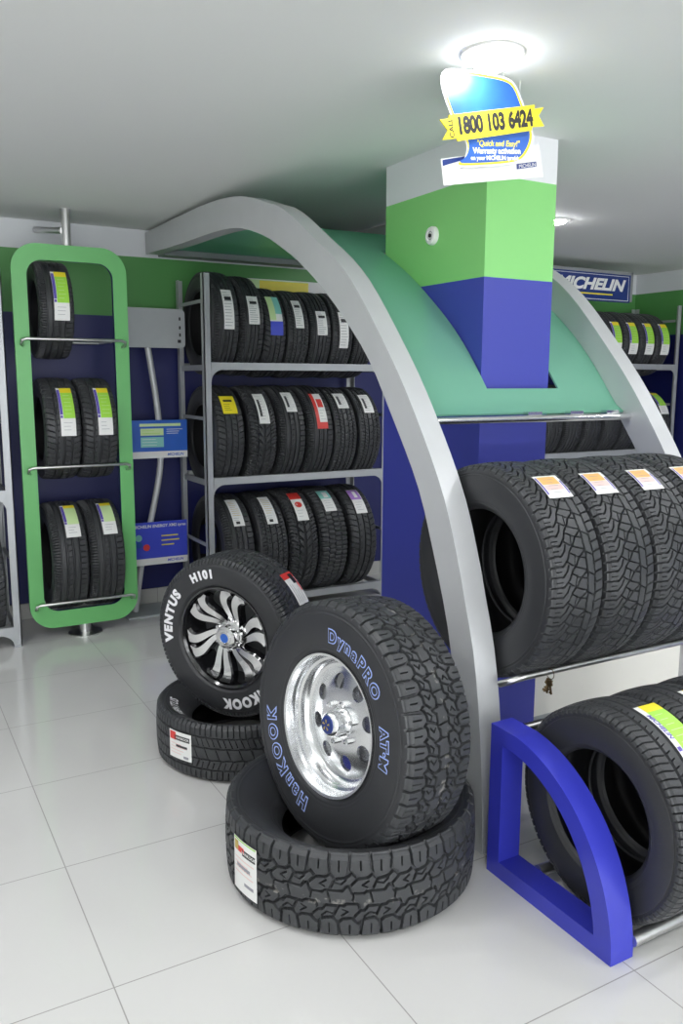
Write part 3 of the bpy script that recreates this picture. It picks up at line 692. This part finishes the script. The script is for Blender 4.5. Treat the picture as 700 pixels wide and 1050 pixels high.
def spoke_mesh(sw, base):
    """one twisted spoke: chrome face over a gloss black flank; index 0 chrome, 1 black"""
    bm = bmesh.new(); rows = []; nn = 16
    for i in range(nn+1):
        t = i/nn; r = .055+.156*t
        a = base + sw*(.55*math.sin(t*PI*.62) - .22*t*t)
        c = Vector((0, r*math.cos(a), r*math.sin(a))); a2 = base + sw*(.55*math.sin((t+.01)*PI*.62) - .22*(t+.01)**2); r2 = r+.0015
        d = (Vector((0, r2*math.cos(a2), r2*math.sin(a2)))-c).normalized(); sd = Vector((0, -d.z, d.y))
        hwid = .0115+.0165*t**1.5; top = .050+.036*math.sin(min(1, t*1.1)*PI*.5)-.002*t; 
        rows.append([bm.verts.new(c+sd*s_*hwid*k + Vector((x, 0, 0))) for s_, k, x in ((-1, .85, top), (1, .85, top-.003), (1, 1.25, top-.010), (1, 1.25, top-.045), (-1, 1.25, top-.045), (-1, 1.25, top-.010))])
    for r0, r1 in zip(rows, rows[1:]):
        for k in range(6):
            f = bm.faces.new((r0[k], r0[(k+1) % 6], r1[(k+1) % 6], r1[k])); f.material_index = 0 if k == 0 else 1
    f = bm.faces.new(rows[0]); f.material_index = 1; f = bm.faces.new(rows[-1][::-1]); f.material_index = 0
    return bm
for k in range(6):
    for j, b in enumerate((0, .36)):
        o = bobj('spoke', spoke_mesh(1, 2*PI*k/6+b-.25), [M['chrome'], M['blackgloss']], rimb, smooth=30)
s = Sheet(); s.rect(-.075, .075, -.036, .036, 'paper'); s.rect(.045, .075, -.036, .036, 'red', 1); s.rect(.018, .065, -.03, -.006, 'blackink', 2); lines(s, -.065, .03, -.025, .03, 4, 'greyink', 1); s.rect(-.02, .04, -.034, -.026, 'red', 1)
WB_LABEL = s

# ------------------------------------------------------------------ racks along the back wall
def gusset(bm, x, s, y0, y1, z, L=.075):
    n = 8; pts = [(x, z), (x+s*L, z)] + [(x+s*(L-L*math.sin(k*PI/2/n)), z-L+L*math.cos(k*PI/2/n)) for k in range(1, n+1)]
    prism(bm, [(u, v) for u, v in pts], y0, y1, 'XZ')
def rack(name, x0, x1, levels, top, label, y0=4.88, y1=5.38, rungs=True):
    r = empty(name, ((x0+x1)/2, (y0+y1)/2, 0)); tag(r, label, 'rack', 'silver tyre racks along the back wall'); inv = Matrix.Translation((-(x0+x1)/2, -(y0+y1)/2, 0))
    def fin(o): o.parent = r; o.matrix_parent_inverse = inv; return o
    for x, s in ((x0, 1), (x1, -1)):
        for y, t in ((y0, top), (y1, top)):
            bm = bmesh.new(); a, b = sorted((x, x+s*.042)); box(bm, a, b, y, y+.006, 0, t); box(bm, *sorted((x, x+s*.006)), y, y+.045*(1 if y == y0 else -1), 0, t)
            for hz in np.arange(.15, t, .15):
                pass
            fin(bobj('upright', bm, M['rack'], smooth=0))
            bm = bmesh.new(); box(bm, min(x, x+s*.05), max(x, x+s*.05), y-.008, y+.05, 0, .006); fin(bobj('foot', bm, M['rack'], smooth=0))
    for z in levels:
        for nm, ya, yb, tilt in (('front_beam', y0-.006, y0+.034, 0), ('rear_beam', y1-.034, y1, 0)):
            bm = bmesh.new(); box(bm, x0+.043, x1-.043, ya, yb, z-.045, z); 
            if nm == 'front_beam': gusset(bm, x0+.042, 1, ya+.002, ya+.006, z-.045); gusset(bm, x1-.042, -1, ya+.002, ya+.006, z-.045)
            fin(bobj(nm, bm, M['rack'], smooth=0, bevel=.0025, seg=1))
        for x in (x0+.008, x1-.022):
            bm = bmesh.new(); box(bm, x, x+.014, y0+.05, y1-.05, z-.05, z-.015); fin(bobj('side_rung', bm, M['rack'], smooth=0))
            if rungs:
                bm = bmesh.new(); box(bm, x, x+.012, y0+.05, y1-.05, z+.36, z+.38); fin(bobj('side_rung', bm, M['rack'], smooth=0))
    return r
rack('tyre_rack', 1.80, 3.13, (.10, .905, 1.62), 2.15, 'silver tyre rack against the back wall left of the pillar')
rack('tyre_rack', 4.47, 6.09, (.10, .945, 1.655), 2.15, 'silver tyre rack in the far right corner under the blue sign')
rack('tyre_rack', -.70, .665, (.12, .905, 1.62), 2.10, 'silver tyre rack cut by the left edge of the photo, beside the green frame')

ORD = ['leftmost', 'second from the left', 'third from the left', 'fourth from the left', 'fifth from the left', 'sixth from the left', 'seventh from the left']
LD = {'white': 'white label', 'silver': 'silvery label', 'yellow': 'bright yellow label', 'red': 'red striped label', 'redtop': 'red and white label', 'teal': 'pale teal label', 'purple': 'purple label', 'tealpurple': 'green and purple label', 'gold': 'white and gold label', 'green': 'lime green label'}
def shelf_tyre(x, z, key, lab, label, group, R, scale=1, phi=38, lh=.2, lw=.055, dx=.0, yc=5.13, half=.213):
    k = MESH[key][2]; sc = R/k['R']
    t = tyre('car_tyre', key, (x, yc, z + math.sqrt((R+.002)**2-half*half)), (0, 0, 0), sc)
    for c_ in t.children: c_.scale = (scale/k['w'] if scale != 1 else sc, sc, sc)
    tag(t, label, 'tyre', group)
    if lab:
        sh = sheet_green(lh, lw) if lab == 'green' else sheet_plain(lab, lh, lw)
        label_cross(sh, t, R, math.radians(phi), dx)
    return t
rowA = [ # shelf z, list of (x, kind, R, label style, phi, len, width, tyre width)
 (1.62, 'top', [(1.932,'rib',.322,'silver',14,.25,.055,.160),(2.100,'rib',.315,'silver',16,.18,.060,.16),(2.265,'road',.288,'tealpurple',22,.27,.072,.158),(2.430,'hwy',.285,'silver',26,.20,.05,.158),(2.592,'rib',.285,'silver',14,.16,.060,.158),(2.755,'hwy',.285,'silver',6,.24,.055,.158),(2.92,'rib',.285,'white',6,.2,.055,.158)]),
 (.905, 'middle', [(1.945,'road',.325,'yellow',43,.17,.080,.185),(2.165,'vee',.325,'white',36,.23,.06,.19),(2.370,'rib',.325,'white',44,.17,.062,.19),(2.575,'rib',.325,'red',32,.27,.066,.19),(2.765,'hwy',.32,'white',47,.14,.07,.18),(2.955,'hwy',.32,'white',42,.16,.065,.18)]),
 (.115, 'bottom', [(1.985,'rib',.36,'gold',50,.23,.062,.20),(2.215,'hwy',.36,'gold',50,.24,.062,.21),(2.435,'vee',.365,'redtop',50,.25,.070,.21),(2.660,'block',.365,'teal',54,.20,.072,.21),(2.890,'road',.365,'purple',50,.22,.072,.21)])]
for z, nm, L in rowA:
    for i, (x, key, R, st, phi, lh, lw, tw) in enumerate(L):
        shelf_tyre(x+.0, z, key, st, f'tyre with {LD[st]}, {ORD[i]} on {nm} shelf left of pillar', f'tyres on the {nm} shelf left of the pillar', R, tw, phi, lh, lw*1.2, dx=.006)
# right corner rack
for i, x in enumerate((4.92, 5.11, 5.30, 5.49, 5.68, 5.87)):
    shelf_tyre(x, 1.655, 'road', 'green', f'tyre with lime label, {ORD[i]} on shelf under the blue sign', 'tyres on the top shelf in the right corner', .268, .172, 10, .27, .098, dx=.020)
for i, x in enumerate((4.64, 4.85, 5.065, 5.28, 5.49, 5.70, 5.91)):
    last = x > 5.8
    shelf_tyre(x, .945, 'rib' if not last else 'road', 'green' if last else None, ('black tyre with a lime green label, rightmost on the second shelf in the right corner' if last else f'bare tyre seen below glass canopy, {ORD[i]} on the shelf'), 'tyres on the second shelf in the right corner', .31 if not last else .29, .19, 42, .24, .10, dx=.02)
for z, nm, R in ((1.62, 'top', .31), (.905, 'middle', .32), (.12, 'bottom', .32)):
    shelf_tyre(.50, z, 'road', None, f'black tyre barely in view at the left edge of the photo, {nm} shelf', 'tyres on the rack at the left edge', R)

# blue sign over the right corner rack
sg = empty('brand_sign', (4.95, 4.93, 2.262)); tag(sg, 'dark blue shop sign with slanted white lettering above the right corner rack', 'sign')
sw, shh = 1.10, .205
bm = bmesh.new(); box(bm, -.58, .54, -.012, .012, -.115, .102); bobj('board', bm, M['signblue'], sg, smooth=0, bevel=.002, seg=1)
s = Sheet(); 
for u0, u1, v0, v1 in ((-.56, .52, .086, .090), (-.56, .52, -.104, -.100), (-.56, -.556, -.104, .09), (.516, .52, -.104, .09)): s.rect(u0, u1, v0, v1, 'paper', 0)
s.text('MICHELIN', .09, .010, .120, 'paper', 0, offset=.0055, shear=.30, sx=1.36); s.rect(-.30, .34, -.066, -.056, 'yellow', 0)
s.build('lettering', lambda u, v, l: (u, -.0135-.0004*l, v), sg)
bm = bmesh.new(); box(bm, -.60, .56, -.016, .016, .102, .125); box(bm, .54, .565, -.016, .03, -.107, .125); box(bm, -.60, -.58, -.016, .016, -.115, .102); bobj('sign_frame', bm, M['silver_dark'], sg, smooth=0)
# bracket post behind it
# ------------------------------------------------------------------ green tyre frame
gf = empty('tyre_stand', (1.04, 4.98, 0)); tag(gf, 'tall green rounded frame stand on a pedestal, holding tyres on three levels', 'stand')
def rrect(x0, x1, z0, z1, r, n=10):
    pts = []
    for cx, cz, a0 in ((x1-r, z0+r, -90), (x1-r, z1-r, 0), (x0+r, z1-r, 90), (x0+r, z0+r, 180)):
        for k in range(n+1): a = math.radians(a0+90*k/n); pts.append((cx+r*math.cos(a), cz+r*math.sin(a)))
    return pts
O_ = rrect(-.315, .315, .065, 2.252, .14); I_ = rrect(-.235, .235, .165, 2.165, .085)
bm = bmesh.new(); ringprism(bm, O_, I_, -.045, -.020, 'XZ', 0, 1); bobj('front_panel', bm, [M['green'], M['navy']], gf, smooth=30)
O2 = rrect(-.300, .300, .08, 2.237, .125); I2 = rrect(-.245, .245, .155, 2.175, .09)
bm = bmesh.new(); ringprism(bm, O2, I2, -.0195, .028, 'XZ', 1, 1); bobj('rear_box', bm, [M['green'], M['navy']], gf, smooth=30)
for z in (1.735, 1.02, .222):
    bm = bmesh.new(); tube(bm, [(-.275, -.045, z-.035), (-.285, -.068, z-.03), (-.283, -.088, z-.008), (-.262, -.092, z), (0, -.092, z), (.262, -.092, z), (.283, -.088, z-.008), (.285, -.068, z-.03), (.275, -.045, z-.035)], .0085, 12); bobj('front_bar', bm, M['steel'], gf, smooth=40)
    bm = bmesh.new(); tube(bm, [(-.24, .06, z+.0), (-.24, .365, z), (.24, .365, z), (.24, .06, z)], .0085, 12); bobj('rear_bar', bm, M['steel'], gf, smooth=40)
bm = bmesh.new(); lathe(bm, [(.10, 0), (.10, .008), (.035, .012), (.034, .07), (0, .07)], 32); bobj('pedestal', bm, M['steel'], gf, smooth=40)
bm = bmesh.new(); tube(bm, [(0, .02, 2.25), (0, .02, ZC)], .026, 20); tube(bm, [(-.02, .02, 2.34), (-.09, .44, 2.40)], .018, 14); bobj('ceiling_pole', bm, M['steel'], gf, smooth=40)
for z, xs, nm, R, tw, ph, ll, key in ((1.735, (.945,), 'top', .275, .19, 16, .29, 'rib'), (1.02, (.945, 1.152), 'middle', .298, .20, 24, .30, 'road'), (.222, (.948, 1.158), 'bottom', .325, .205, 50, .25, 'rib')):
    for i, x in enumerate(xs):
        lab = f'tyre with {"pale" if nm == "bottom" else "lime"} label, ' + ('alone on the top level of the green stand' if len(xs) == 1 else ('left' if i == 0 else 'right') + f' one on the {nm} level of the green stand')
        k = MESH[key][2]; half = .228
        t = tyre('car_tyre', key, (x, 4.888+half, z + math.sqrt((R+.0085)**2-half*half)), (0, 0, 0), R/k['R'])
        for c_ in t.children: c_.scale = (tw/k['w'], R/k['R'], R/k['R'])
        tag(t, lab, 'tyre', 'tyres in the green stand')
        label_cross(sheet_green(ll, .082, mid='limepale' if nm == 'bottom' else 'lime'), t, R, math.radians(ph), .022)

# ------------------------------------------------------------------ curved pole display with cards
cs = empty('card_stand', (1.56, 5.24, 0)); tag(cs, 'curved steel pole card stand between the green stand and the rack', 'stand')
bm = bmesh.new(); box(bm, -.22, .06, -.14, .14, 0, .012); bobj('base_plate', bm, M['greyplate'], cs, smooth=0, bevel=.002, seg=1)
bm = bmesh.new(); pts = smooth_curve([(-.14, .012), (-.09, .32), (-.02, .6), (.05, .92), (.06, 1.15), (.04, 1.4), (.0, 1.70), (-.03, 1.86)], 40); tube(bm, [(x, 0, z) for x, z in pts], .020, 14); bobj('curved_pole', bm, M['silver'], cs, smooth=40)
bm = bmesh.new(); prism(bm, rrect(-.16, .235, 1.712, 1.955, .03, 5), -.030, -.020, 'XZ'); pl = bobj('header_plate', bm, M['greyplate'], cs, smooth=25)
s = Sheet()
for k, q in enumerate((.0, -.055, -.10)): s.rect(.195, .207, 1.885+q, 1.905+q, 'blackink')
s.rect(.185, .207, 1.745, 1.765, 'blackink'); s.build('markings', lambda u, v, l: (u, -.0305-.0003*l, v), pl)
bm = bmesh.new(); box(bm, -.19, .232, -.028, -.020, 1.015, 1.258); c1 = bobj('upper_card', bm, M['cardblue'], cs, smooth=0); c1['label'] = 'blue card with two pale panels and a white foot strip'
s = Sheet(); s.rect(-.19, .232, 1.015, 1.058, 'paper'); s.rect(-.08, .19, 1.218, 1.236, 'limepale'); s.rect(-.075, .075, 1.160, 1.205, 'limepale'); s.rect(-.075, .075, 1.085, 1.150, 'teal'); lines(s, -.065, .06, 1.165, 1.200, 2, 'lime'); lines(s, -.065, .06, 1.09, 1.145, 3, 'paper'); lines(s, .095, .215, 1.165, 1.205, 3, 'paper', 0, .003)
s.text('MICHELIN', .15, 1.036, .024, 'cardblue', 1, shear=.25, offset=.0006)
s.build('print', lambda u, v, l: (u, -.0285-.0004*l, v), c1)
bm = bmesh.new(); box(bm, -.19, .215, -.028, -.020, .318, .600); c2 = bobj('lower_card', bm, M['cardblue2'], cs, smooth=0); c2['label'] = 'violet blue card with coloured dots and a white foot strip'
s = Sheet(); s.rect(-.19, .215, .318, .362, 'paper'); s.text('MICHELIN ENERGY XM2 tyres', .03, .572, .027, 'paper', 0, offset=.0006, shear=.1)
for u, v, m_ in ((-.11, .50, 'teal'), (-.15, .425, 'teal'), (-.06, .435, 'red'), (-.108, .455, 'skyink')): s.disc(u, v, .022, m_, 0)
lines(s, .04, .19, .43, .52, 3, 'yellow', 0, .008); s.text('MICHELIN', .13, .340, .024, 'cardblue2', 1, shear=.25, offset=.0006)
s.build('print', lambda u, v, l: (u, -.0285-.0004*l, v), c2)

# poster on the wall behind the left rack
bm = bmesh.new(); box(bm, 2.30, 3.15, YB-.010, YB-.001, 1.90, 2.205); po = bobj('wall_poster', bm, M['paper'], smooth=0); tag(po, 'yellow and white poster on the green wall above the left rack', 'poster')
s = Sheet(); s.rect(2.305, 2.80, 1.905, 2.20, 'limepale', 0, .1); s.rect(2.42, 2.80, 1.905, 2.195, 'yellow', 1, .1); s.build('print', lambda u, v, l: (u, YB-.0105-.0003*l, v), po)

# round alarm on the pillar's left face
al = empty('wall_alarm', (2.10, 2.94, 2.113)); tag(al, 'small round white alarm button on the green band of the pillar', 'alarm')
bm = bmesh.new(); lathe(bm, [(.038, 0), (.038, -.010), (.034, -.018), (.022, -.022), (.020, -.016), (0, -.016)], 32, 'X'); bobj('housing', bm, M['plastic'], al, smooth=35)
bm = bmesh.new(); lathe(bm, [(.008, -.0155), (.008, -.021), (0, -.022)], 16, 'X'); bobj('button', bm, M['blackink'], al, smooth=35)
bm = bmesh.new(); lathe(bm, [(.017, -.016), (.017, -.0175), (.0145, -.0175)], 24, 'X'); bobj('bezel', bm, M['greyink'], al, smooth=35)

# ------------------------------------------------------------------ hanging leaflet
YL = 2.15
hl = empty('hanging_poster', (1.73, YL, ZC)); tag(hl, 'blue and yellow telephone offer poster hanging from the ceiling by the lamp', 'poster')
def L_(x, z): return (x-1.73, z-ZC)
blob = smooth_curve([L_(1.625,2.262),L_(1.585,2.32),L_(1.553,2.385),L_(1.556,2.425),L_(1.60,2.442),L_(1.72,2.450),L_(1.80,2.450),L_(1.838,2.435),L_(1.87,2.39),L_(1.905,2.335)], 40)
blob2 = smooth_curve([L_(1.640,2.255),L_(1.655,2.225),L_(1.645,2.19),L_(1.62,2.165),L_(1.76,2.185),L_(1.86,2.208),L_(1.90,2.24),L_(1.92,2.29),L_(1.905,2.335)], 40)
full = [tuple(p) for p in blob] + [tuple(p) for p in blob2[::-1]]
cen = np.mean(full, axis=0)
bm = bmesh.new(); prism(bm, full, 0, .003, 'XZ'); bobj('backing', bm, M['paper'], hl, smooth=0)
s = Sheet(); s.poly([tuple((np.array(p)-cen)*.96+cen) for p in full], 'yellow', 0); s.poly([tuple((np.array(p)-cen)*.91+cen) for p in full], 'skyink', 1)
s.text('"Quick and Easy!"', .045, -.208, .024, 'yellow', 2, rot=.12, shear=.2, offset=.0004); s.text('Warranty activation', .042, -.230, .0235, 'paper', 2, rot=.12, offset=.0010); s.text('on your MICHELIN tyre(s)', .034, -.252, .0175, 'paper', 2, rot=.12, offset=.0007)
s.build('print', lambda u, v, l: (u, -.0006-.0006*l, v), hl)
bm = bmesh.new(); bn = [L_(*p) for p in ((1.557,2.232),(1.610,2.244),(1.612,2.236),(1.905,2.308),(1.905,2.318),(1.955,2.328),(1.930,2.356),(1.950,2.384),(1.912,2.374),(1.912,2.386),(1.578,2.306),(1.578,2.296),(1.545,2.288),(1.575,2.262))]
prism(bm, bn, -.009, -.004, 'XZ'); b_ = bobj('banner', bm, M['yellow'], hl, smooth=0)
s = Sheet(); s.text('1800 103 6424', .026, -.150, .066, 'blackink', 0, rot=.225, offset=.0034, sx=.78, spacing=.98); s.text('CALL', -.143, -.190, .024, 'blackink', 0, rot=PI/2+.22, offset=.0006)
s.build('number', lambda u, v, l: (u, -.0098-.0003*l, v), b_)
bm = bmesh.new()
for x in (-.10, .06): tube(bm, [(x, .0015, -.03), (x, .0015, 0)], .0012, 6)
bobj('string', bm, M['plastic'], hl)
lf = empty('leaflet_holder', (1.775, YL+.02, 2.19)); tag(lf, 'clear white leaflet sleeve hanging below the telephone offer poster', 'leaflet')
bm = bmesh.new(); prism(bm, [(-.203,-.004),(.186,.090),(.212,-.007),(-.190,-.079)], 0, .004, 'XZ'); bobj('sleeve', bm, M['plastic'], lf, smooth=0)
s = Sheet(); s.poly([(.095,.018),(.178,.036),(.180,.020),(.097,.002)], 'signblue', 0); s.poly([(-.198,-.006),(-.10,.018),(-.06,.012),(-.13,.000),(-.196,-.024)], 'signblue', 0); s.poly([(-.13,-.020),(.06,.024),(.06,.022),(-.13,-.022)], 'greyink', 0); s.text('MICHELIN', .140, .0185, .016, 'paper', 1, rot=.21)
s.build('print', lambda u, v, l: (u, -.0006-.0004*l, v), lf)
bm = bmesh.new(); tube(bm, [(-.10, .002, .04), (-.10, .002, ZC-2.19)], .001, 6); tube(bm, [(.10, .002, .08), (.10, .002, ZC-2.19)], .001, 6); bobj('string', bm, M['plastic'], lf)

# ------------------------------------------------------------------ lamps
def downlight(x, y, label, r=.055, glow='lampglow_far', drop=.004, group=None):
    t = empty('ceiling_lamp', (x, y, ZC)); tag(t, label, 'lamp', group)
    bm = bmesh.new(); lathe(bm, [(r+.030, 0), (r+.028, -.006), (r+.004, -.010), (r, -.003), (r-.002, -.001)], 40); bobj('trim_ring', bm, M['plastic'], t, smooth=40)
    bm = bmesh.new()
    if drop > .02: lathe(bm, [(r*.9, -.001), (r*.98, -drop*.35), (r*.86, -drop*.75), (r*.5, -drop*.97), (0, -drop)], 32)
    else: lathe(bm, [(r-.001, -.0015), (r*.7, -drop), (0, -drop-.002)], 32)
    bobj('diffuser', bm, M[glow], t, smooth=60); return t
downlight(1.656, 2.043, 'bright round ceiling lamp just above the hanging poster', .062, 'lampglow', .045)
downlight(3.644, 3.854, 'small recessed ceiling downlight to the right of the pillar', .055, 'lampglow_far', .022)
for i, (x, y) in enumerate([(-.5, 1.6), (-2.2, 2.6), (.2, -.3), (2.6, -.3), (4.5, 1.0), (-1.8, -.4), (4.6, 2.4), (1.0, -2.2), (-.4, 3.2), (-1.6, 4.4), (2.9, 1.0), (.3, 1.9)]):  # unseen ceiling lamps, added to brighten the shop and its left-facing sides
    downlight(x, y, 'added round ceiling lamp for fill light, outside the picture', .11, 'lampglow_fill', .03, 'added fill lamps outside the picture')

# daylight through the open shop front
w = bpy.data.worlds.new('daylight'); SC.world = w; w.use_nodes = True
bgn = w.node_tree.nodes['Background']; bgn.inputs[0].default_value = (.95, .98, 1, 1); bgn.inputs[1].default_value = 3.0

# label on the second wheel's tread
label_flat(WB_LABEL, wb, .346, math.radians(141), -.045, 'price_label', flip=1)

# ------------------------------------------------------------------ camera
f = 849.668; pitch = .15952; roll = .0041416; yaw = .515358
F0 = Vector((0, math.cos(pitch), -math.sin(pitch))); R0 = Vector((1, 0, 0)); U0 = R0.cross(F0)
R1 = math.cos(roll)*R0+math.sin(roll)*U0; U1 = R1.cross(F0)
W_ = Matrix(((math.cos(yaw), math.sin(yaw), 0), (-math.sin(yaw), math.cos(yaw), 0), (0, 0, 1)))
r_, u_, f_ = W_ @ R1, W_ @ U1, W_ @ F0
cam = bpy.data.cameras.new('camera'); co_ = bpy.data.objects.new('camera', cam); COL.objects.link(co_)
cam.sensor_fit = 'VERTICAL'; cam.sensor_height = 24; cam.lens = f/1050*24; cam.clip_start = .05
mw = Matrix(((r_.x, u_.x, -f_.x, 0), (r_.y, u_.y, -f_.y, 0), (r_.z, u_.z, -f_.z, 1.524), (0, 0, 0, 1)))
co_.matrix_world = mw
SC.camera = co_
vs = SC.view_settings; vs.view_transform = 'Standard'; vs.look = 'None'; vs.exposure = 0.90; vs.gamma = 1.0; vs.use_curve_mapping = False
SC.cycles.max_bounces = 8; SC.cycles.diffuse_bounces = 5; SC.cycles.sample_clamp_indirect = 6
